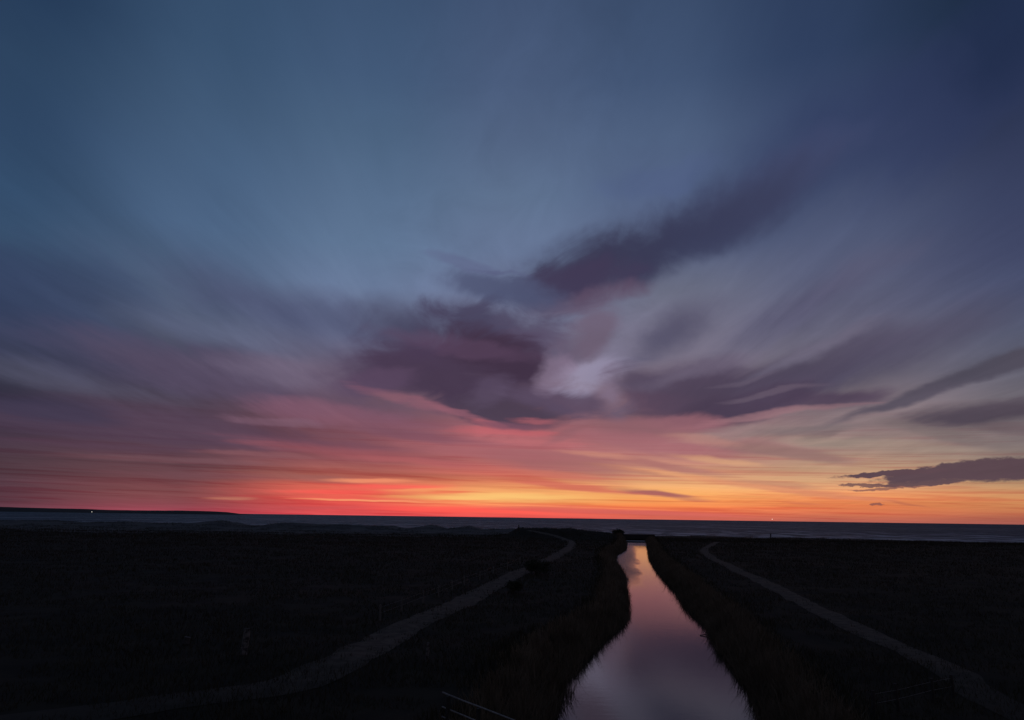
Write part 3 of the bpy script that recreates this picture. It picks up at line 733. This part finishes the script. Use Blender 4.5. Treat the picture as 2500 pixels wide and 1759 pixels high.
def make_path(pts, width):
    L = spline(pts); n = 9; V, T = [], []
    tan = np.gradient(L, axis=0); tan /= np.linalg.norm(tan, axis=1)[:, None]
    nor = np.stack([tan[:, 1], -tan[:, 0]], 1)
    wl = width / 2 * (1 + 0.5 * fbm(np.arange(len(L)) / 4.0, np.zeros(len(L)), 41, 4))
    wr = width / 2 * (1 + 0.5 * fbm(np.arange(len(L)) / 4.0, np.zeros(len(L)) + 5, 42, 4))
    for i in range(len(L)):
        for k in range(n):
            t = k / (n - 1) * 2 - 1
            p = L[i] + nor[i] * (t * (wr[i] if t > 0 else wl[i]))
            V.append((p[0], p[1], ground_z(p[0], p[1]) + 0.05 - 0.03 * t * t))
        if i:
            for k in range(n - 1):
                a, b = (i - 1) * n + k, i * n + k
                T += [(a, a + 1, b + 1), (a, b + 1, b)]
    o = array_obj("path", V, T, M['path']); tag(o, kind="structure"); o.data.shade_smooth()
    return L


LEFT_PATH = make_path([(-44, 14), (-34, 20), (-25, 25), (-18.2, 29.2), (-13.8, 32.6), (-10.6, 35.6), (-9.1, 40), (-8.1, 46), (-7, 56.5), (-5, 66.5), (-1.7, 90), (2.6, 115), (7.3, 143), (11.5, 171),
                       (16, 204.5), (19.6, 245), (20.5, 270), (17, 284), (11, 290), (7, 293)], 2.7)
RIGHT_PATH = make_path([(72, 268), (60, 231), (49, 195), (42, 162), (38.2, 138), (34.8, 118), (32.4, 100.5), (30.3, 88), (27.2, 69.5), (25.4, 57), (24.6, 50.5), (24.1, 45.7), (23.1, 41), (22.1, 37.4), (21.3, 33.3), (20.5, 27)], 2.0)
PATHS = np.concatenate([LEFT_PATH, RIGHT_PATH])


def path_distance(x, y):
    d = np.full(len(x), 1e9)
    for i in range(0, len(PATHS), 3):
        d = np.minimum(d, (x - PATHS[i, 0]) ** 2 + (y - PATHS[i, 1]) ** 2)
    return np.sqrt(d)


# ------------------------------------------------------------------ grasses
def blades(name, x, y, h, w, lean, mat, segments=2):
    n = len(x); z = height(x, y) - 0.04
    a = RNG.uniform(0, 2 * np.pi, n); b = RNG.uniform(0, 2 * np.pi, n)
    l = h * lean * RNG.uniform(0.2, 1.0, n)
    cx, cy = np.cos(a) * w / 2, np.sin(a) * w / 2
    lx, ly = np.cos(b) * l, np.sin(b) * l
    if segments == 1:
        V = np.stack([np.stack([x - cx, y - cy, z], 1), np.stack([x + cx, y + cy, z], 1), np.stack([x + lx, y + ly, z + h], 1)], 1)
        T = np.arange(n * 3).reshape(n, 3)
    else:
        m = 0.35
        V = np.stack([np.stack([x - cx, y - cy, z], 1), np.stack([x + cx, y + cy, z], 1),
                      np.stack([x + lx * m - cx * .8, y + ly * m - cy * .8, z + h * .6], 1), np.stack([x + lx * m + cx * .8, y + ly * m + cy * .8, z + h * .6], 1),
                      np.stack([x + lx, y + ly, z + h * (1 - 0.12 * lean)], 1)], 1)
        k = (np.arange(n) * 5)[:, None, None]
        T = (k + np.array([[0, 1, 3], [0, 3, 2], [2, 3, 4]])[None]).reshape(-1, 3)
    return tag(array_obj(name, V.reshape(-1, 3), T, mat), kind="stuff")


def reed_bank(side, label):
    n = 80000
    y = 20 + (RNG.random(n) ** 1.7) * 312
    d = RNG.normal(0.55, 1.1, n); d = np.where(d < -0.55, RNG.uniform(-0.4, 1.2, n), d)      # metres landward of the waterline
    tongue = 0.5 * fbm(y / 3.0, y * 0 + side, 51, 3) + 0.5 * np.clip(fbm(y / 9.0, y * 0 + side * 3, 52, 2), 0, 1)
    d = d - np.maximum(tongue, 0) * (d < 1.0)
    x = left_edge(y) - d if side < 0 else right_edge(y) + d
    clump = vnoise(x / 0.9, y / 0.9, 61)
    keep = clump > 0.22
    h = RNG.uniform(0.35, 1.35, n) * (0.7 + 0.6 * vnoise(x / 3, y / 3, 62)) * sstep(2.2 + 2.2, 0.5, d) + 0.15
    h = h * np.where(RNG.random(n) < 0.04, RNG.uniform(1.3, 1.7, n), 1.0)
    w = 0.022 + 0.00035 * y
    x, y, h, w = x[keep], y[keep], h[keep], w[keep]
    o = blades("reeds", x, y, h, w, 0.55, M['reed'])
    # reeds in the water stand on its bed: lift is not needed, the blades are long enough
    o["label"] = label
    return o


reed_bank(-1, "dry reeds fringing the left bank of the canal")
reed_bank(1, "dry reeds fringing the right bank of the canal")


def scatter_grass():
    n = 330000
    r = 19 + (RNG.random(n) ** 1.9) * 300
    t = RNG.uniform(-0.80, 0.80, n)
    x, y = r * np.tan(t) * 0.98, r
    d = np.maximum(left_edge(y) - x, x - right_edge(y))
    pd = path_distance(x, y) if True else 0
    patch = vnoise(x / 5, y / 5, 71) * 0.6 + vnoise(x / 1.3, y / 1.3, 72) * 0.4
    edge = 0.75 + 1.0 * vnoise(x / 1.1, y / 1.1, 73)
    edge = edge * np.where(x < 10, sstep(26, 46, y + 0.5 * x), sstep(34, 60, y)) ** 0.7        # the near ends are overgrown
    keep = (d > 0.6) & ((pd > edge) | ((pd < 0.32 * vnoise(x / 2, y / 2, 75)) & (y < 120))) & (patch > 0.3)
    x, y, patch, d = x[keep], y[keep], patch[keep], d[keep]
    h = RNG.uniform(0.10, 0.32, len(x)) * (0.5 + patch) * (1 + y / 260) * (1 + 0.9 * (d < 4))
    w = 0.016 + 0.00055 * y
    tag(blades("grass", x, y, h, w, 0.8, M['grass'], 1), "rough pasture grass in uneven tussocks")


scatter_grass()


def scatter_marram():
    n = 60000
    x = RNG.uniform(-330, 30, n); y = RNG.uniform(296, 400, n)
    p = vnoise(x / 7, y / 5, 81) * 0.7 + vnoise(x / 2, y / 2, 82) * 0.3
    keep = (p > 0.50) & ((x < 8) | (y > 280))
    x, y = x[keep], y[keep]
    tag(blades("dune_grass", x, y, RNG.uniform(0.25, 0.7, len(x)), 0.16 + 0 * x, 0.7, M['marram'], 1), "marram grass on the dune crests")
    n = 22000
    x = RNG.uniform(-8, 330, n); y = RNG.uniform(268, 356, n)
    d = np.maximum(left_edge(y) - x, x - right_edge(y))
    p = vnoise(x / 5, y / 5, 83); keep = (p > 0.35) & (d > 0.8) & (path_distance(x, y) > 1.8)
    x, y = x[keep], y[keep]
    tag(blades("heath_grass", x, y, RNG.uniform(0.2, 0.55, len(x)), 0.2 + 0 * x, 0.7, M['grass'], 1), "dark tussocks along the seaward edge of the pasture")


scatter_marram()


# ------------------------------------------------------------------ bushes
def bush(x, y, rx, ry, h, label, leaves=1500, size=0.22, seed=0):
    rng = np.random.default_rng(seed); z0 = ground_z(x, y)
    root = empty("bush", (x, y, z0), label, "bush", "dark bushes")
    lobes = [(rng.uniform(-.65, .65) * rx, rng.uniform(-.65, .65) * ry, h * rng.uniform(.42, .68), rng.uniform(.32, .5)) for _ in range(7)]
    V, T = [], []
    for i in range(leaves):
        lx, ly, lz, ls = lobes[rng.integers(len(lobes))]
        v = rng.normal(size=3); v /= np.linalg.norm(v); v *= rng.random() ** 0.4
        p = np.array([lx + v[0] * rx * ls, ly + v[1] * ry * ls, max(lz + v[2] * h * ls * 0.95, 0.05)])
        a = rng.normal(size=3); a /= np.linalg.norm(a); b = np.cross(a, rng.normal(size=3)); b /= np.linalg.norm(b)
        s = size * rng.uniform(.5, 1.2); k = len(V)
        V += [p - a * s * .5, p + b * s * .28, p + a * s * .5, p - b * s * .28]
        T += [(k, k + 1, k + 2), (k, k + 2, k + 3)]
    tag(array_obj("foliage", V, T, M['leaf'], root))
    m = MB()
    for lx, ly, lz, ls in lobes:
        m.tube([(lx * .1, ly * .1, -0.1), (lx * .5, ly * .5, lz * .5), (lx, ly, lz)], [h * .03, h * .02, h * .008], 5)
    m.build("stem", M['bark'], root)


bush(4.0, 106.5, 1.9, 2.6, 2.0, "larger dark bush overhanging the left path where it narrows", 2200, 0.26, 3)
bush(0.3, 81.0, 1.2, 1.8, 1.25, "low dark bush beside the left path, nearer than the overhanging one", 1500, 0.2, 4)
bush(44.9, 316.0, 3.2, 2.6, 2.8, "round bush on the bank left of the footbridge", 1500, 0.45, 5)


# ------------------------------------------------------------------ fences and posts
def post_mesh(h, r, tilt=(0, 0), n=8, wobble=0.1, seed=0):
    rng = random.Random(seed); pts, rad = [], []
    for k in range(5):
        t = k / 4
        pts.append((tilt[0] * t * h + rng.uniform(-1, 1) * r * wobble, tilt[1] * t * h + rng.uniform(-1, 1) * r * wobble, -0.25 + t * (h + 0.25)))
        rad.append(r * (1.05 - 0.16 * t) * rng.uniform(.94, 1.06))
    return MB().tube(pts, rad, n)


def place(o, x, y):
    o.location = (x, y, ground_z(x, y)); return o


PASTURE_POSTS = [(-9.43, 58.1, 1.15), (-8.59, 63.3, 1.1), (-7.64, 70.2, 1.1), (-6.72, 75.4, 1.15), (-5.9, 82.0, 1.1), (-5.03, 88.7, 1.1), (-3.6, 96.5, 1.1), (-2.1, 105.0, 1.1),
                 (-0.3, 115.5, 1.1), (1.73, 126.5, 1.2)]
fence = empty("wire_fence", (-9.43, 58.1, ground_z(-9.43, 58.1)), "thin-posted wire fence along the pasture side of the left path", "fence")
fx, fy, fz = fence.location
for i, (x, y, h) in enumerate(PASTURE_POSTS):
    o = post_mesh(h, 0.075, (random.uniform(-.05, .05), random.uniform(-.05, .05)), 6, 0.15, i).build("post", M['post'], fence)
    o.location = (x - fx, y - fy, ground_z(x, y) - fz)
for zz in (0.55, 0.95):
    MB().tube([(x - fx, y - fy, ground_z(x, y) - fz + zz) for x, y, h in PASTURE_POSTS], 0.004, 4).build("wire", M['wire'], fence)


def rail_fence(name, a, b, label, post_at, rails=(1.12, 0.62, 0.27), extra=()):
    a, b = Vector((*a, 0)), Vector((*b, 0)); d = b - a
    za, zb = ground_z(a.x, a.y), ground_z(b.x, b.y)
    root = empty(name, (a.x, a.y, za), label, "fence", "rail fences by the canal head")
    side = Vector((-d.y, d.x, 0)).normalized()
    for i, t in enumerate(post_at):
        p = d * t
        foot = ground_z(a.x + p.x, a.y + p.y) - za
        m = MB().box((-.055, -.055, min(foot, 0) - .3), (.055, .055, 1.1))
        o = m.build("post", M['dark'], root); o.location = (p.x, p.y, 0)
        o.rotation_euler = (0, 0, math.atan2(d.y, d.x))
    for zr in rails:
        n = side * 0.085
        pts = [n + d * t + Vector((0, 0, zr + 0.012 * math.sin(7 * t + zr * 9))) for t in (-.01, .2, .4, .6, .8, 1.01)]
        MB().tube(pts, 0.027, 8).build("rail", M['rail'], root)
    return root


rail_fence("wooden_fence", (-2.45, 30.0), (1.5, 24.2), "three-railed wooden fence at the bottom, left of the canal", (0.07, 0.37, 0.68, 1.0))
rail_fence("wooden_fence", (12.0, 27.9), (8.9, 24.4), "wooden rail fence end at the bottom edge, right of the canal", (0.0, 0.5, 1.0))

rf = empty("wire_fence", (12.0, 28.6, ground_z(12.0, 28.6)), "faint post-and-wire fence below the right path, nearest the camera", "fence")
RP = [(14.6, 32.2, 1.0), (16.2, 33.4, 1.1), (18.7, 35.4, 1.0), (20.2, 36.4, 1.0)]
rx, ry, rz = rf.location
for i, (x, y, h) in enumerate(RP):
    o = post_mesh(h, 0.08, (random.uniform(-.06, .06), 0), 6, 0.15, 40 + i).build("post", M['dark'], rf)
    o.location = (x - rx, y - ry, ground_z(x, y) - rz)
for zz in (0.5, 0.85):
    MB().tube([(x - rx, y - ry, ground_z(x, y) - rz + zz) for x, y, h in RP], 0.004, 4).build("wire", M['wire'], rf)

p = post_mesh(1.35, 0.19, (0.10, 0), 10, 0.18, 77).build("wooden_post", M['pale'])
place(tag(p, "thick mottled pale post standing alone in the dark pasture", "post"), -14.41, 43.4)
p = post_mesh(0.95, 0.085, (0.06, 0.0), 8, 0.2, 78).build("wooden_post", M['pale'])
place(tag(p, "slim mottled pale post on the verge between left path and canal", "post"), -4.29, 42.3)
p = post_mesh(0.42, 0.2, (0.03, 0.02), 9, 0.25, 79).build("stone_marker", M['stone'])
place(tag(p, "low pale stone in the pasture left of the mottled post", "stone"), -18.8, 46.5)

# dark posts against the sea
p = post_mesh(1.75, 0.2, (0, 0), 7, 0.1, 80)
p.tube([(0, 0, 1.7), (0, 0, 2.0)], [0.27, 0.22], 7)
place(tag(p.build("marker_post", M['dark']), "lone dark marker post on top of the grassy mound", "post"), 3.7, 312)
p = MB().box((-.2, -.2, -.4), (.2, .2, 2.15)).box((-.27, -.27, 2.15), (.27, .27, 2.3)).build("marker_post", M['dark'])
place(tag(p, "square dark marker post on the seaward edge right of the canal", "post"), 115.0, 340)
for i, (x, t) in enumerate(((105.9, 0.05), (106.9, -0.04))):
    p = post_mesh(1.5, 0.13, (t, 0), 6, 0.1, 90 + i).build("gate_post", M['post'])
    place(tag(p, ("short pale gate post, left one of the pair at the beach gap", "short pale gate post, right one of the pair at the beach gap")[i], "post", "pair of gate posts at the beach gap"), x, 340)

# ------------------------------------------------------------------ footbridge, boom, sticks
fb = empty("footbridge", (54.9, 332, WATER), "low dark footbridge across the seaward end of the canal", "bridge")
MB().box((-7.4, -1.1, 0.62), (7.4, 1.1, 1.15)).build("deck", M['dark'], fb)
for sy in (-1.12, 1.0):
    for x0 in np.arange(-7.4, 7.3, 1.48):
        MB().box((x0 + .01, sy, 1.16), (x0 + 1.47, sy + .12, 2.45)).build("parapet_panel", M['dark'], fb)
    MB().box((-7.5, sy - .06, 2.452), (7.5, sy + .18, 2.60)).build("handrail", M['dark'], fb)
MB().box((-6.6, -13.5, -0.6), (5.6, 1.5, 0.06)).build("added_water_slab", M['water_grey'], fb)  # added slab, coloured to pass for the grey sheen of ruffled water
MB().box((-5.69, 0.5, 0.0), (5.69, 0.7, 0.615)).build("added_glow_blocker", M['dark'], fb)  # added dark panel that hides the orange reflection under the deck
for sx in (-1, 1):
    MB().box((sx * 6.6 - .9, -1.4, -1.2), (sx * 6.6 + .9, 1.4, 0.618)).build("abutment", M['concrete'], fb)

bm = MB().tube([(-5.6, 0, 0), (-3, .1, .02), (0, .2, 0), (3, .1, .02), (5.6, 0, 0)], 0.3, 8).build("floating_boom", M['dark'])
bm.location = (50.2, 304, WATER + 0.1); tag(bm, "dark floating boom across the canal before the footbridge", "boom")

s = MB().tube([(-.35, 0, 0), (0, .02, .05), (.4, -.03, .16)], [.03, .04, .02], 6).build("driftwood", M['dark'])
s.location = (15.6, 63.0, WATER + 0.02); tag(s, "small dark stick floating near the right bank", "stick")
s = empty("broken_branch", (12.4, 38.3, WATER + 0.25), "broken branch poking out over the water from the right bank", "branch")
MB().tube([(0.5, 0, 0), (0, 0, .02), (-.55, .05, -.02)], [.05, .045, .02], 6).build("limb", M['bark'], s)
MB().tube([(.1, 0, .04), (-.1, -.1, .2), (-.2, -.15, .3)], [.02, .015, .008], 5).build("twig", M['bark'], s)

# ------------------------------------------------------------------ lights far out
lh = empty("shore_light", (-3123.7, 5745, SEA), "tiny white lamp shining on the far dark headland", "lamp")
MB().tube([(0, 0, -1), (0, 0, 5.0)], [1.3, 0.9], 8).build("tower", M['concrete'], lh)
MB().tube([(0, 0, 5.0), (0, 0, 5.3)], [1.8, 1.8], 8).build("gallery", M['dark'], lh)
MB().tube([(0, 0, 5.3), (0, 0, 7.6), (0, 0, 9.6)], [2.1, 2.4, 1.8], 10).build("lantern", lamp_material("lantern_glow", (1.0, 0.93, 0.8), 1.1), lh)
MB().tube([(0, 0, 9.6), (0, 0, 10.8)], [2.2, 0.2], 8).build("roof", M['dark'], lh)

bt = empty("sailing_boat", (1706.8, 5000, SEA), "tiny boat with a bright masthead light on the horizon", "boat", rz=0.4)
hv = [(-7, 0, 1.9), (-6.2, -1.8, 1.7), (0, -2.2, 1.5), (5, -1.4, 1.8), (8, 0, 2.3), (5, 1.4, 1.8), (0, 2.2, 1.5), (-6.2, 1.8, 1.7), (-5.5, 0, -.6), (0, 0, -.9), (6, 0, -.5)]
hf = [(0, 1, 8), (1, 2, 9, 8), (2, 3, 10, 9), (3, 4, 10), (4, 5, 10), (5, 6, 9, 10), (6, 7, 8, 9), (7, 0, 8), (0, 7, 6, 5, 4, 3, 2, 1)]
mesh_obj("hull", hv, hf, M['hull'], bt)
MB().box((-3.5, -1.3, 1.3), (2.2, 1.3, 2.9)).box((-2.5, -1.0, 2.9), (0.5, 1.0, 4.4)).build("cabin", M['cabin'], bt)
MB().tube([(1.0, 0, 1.5), (1.0, 0, 20)], [.16, .1], 6).build("mast", M['dark'], bt)
MB().tube([(1.0, 0, 19.4), (1.0, 0, 21), (1.0, 0, 22.6)], [1.3, 1.9, 1.2], 8).build("masthead_light", lamp_material("masthead_glow", (1.0, 0.85, 0.7), 2.2), bt)
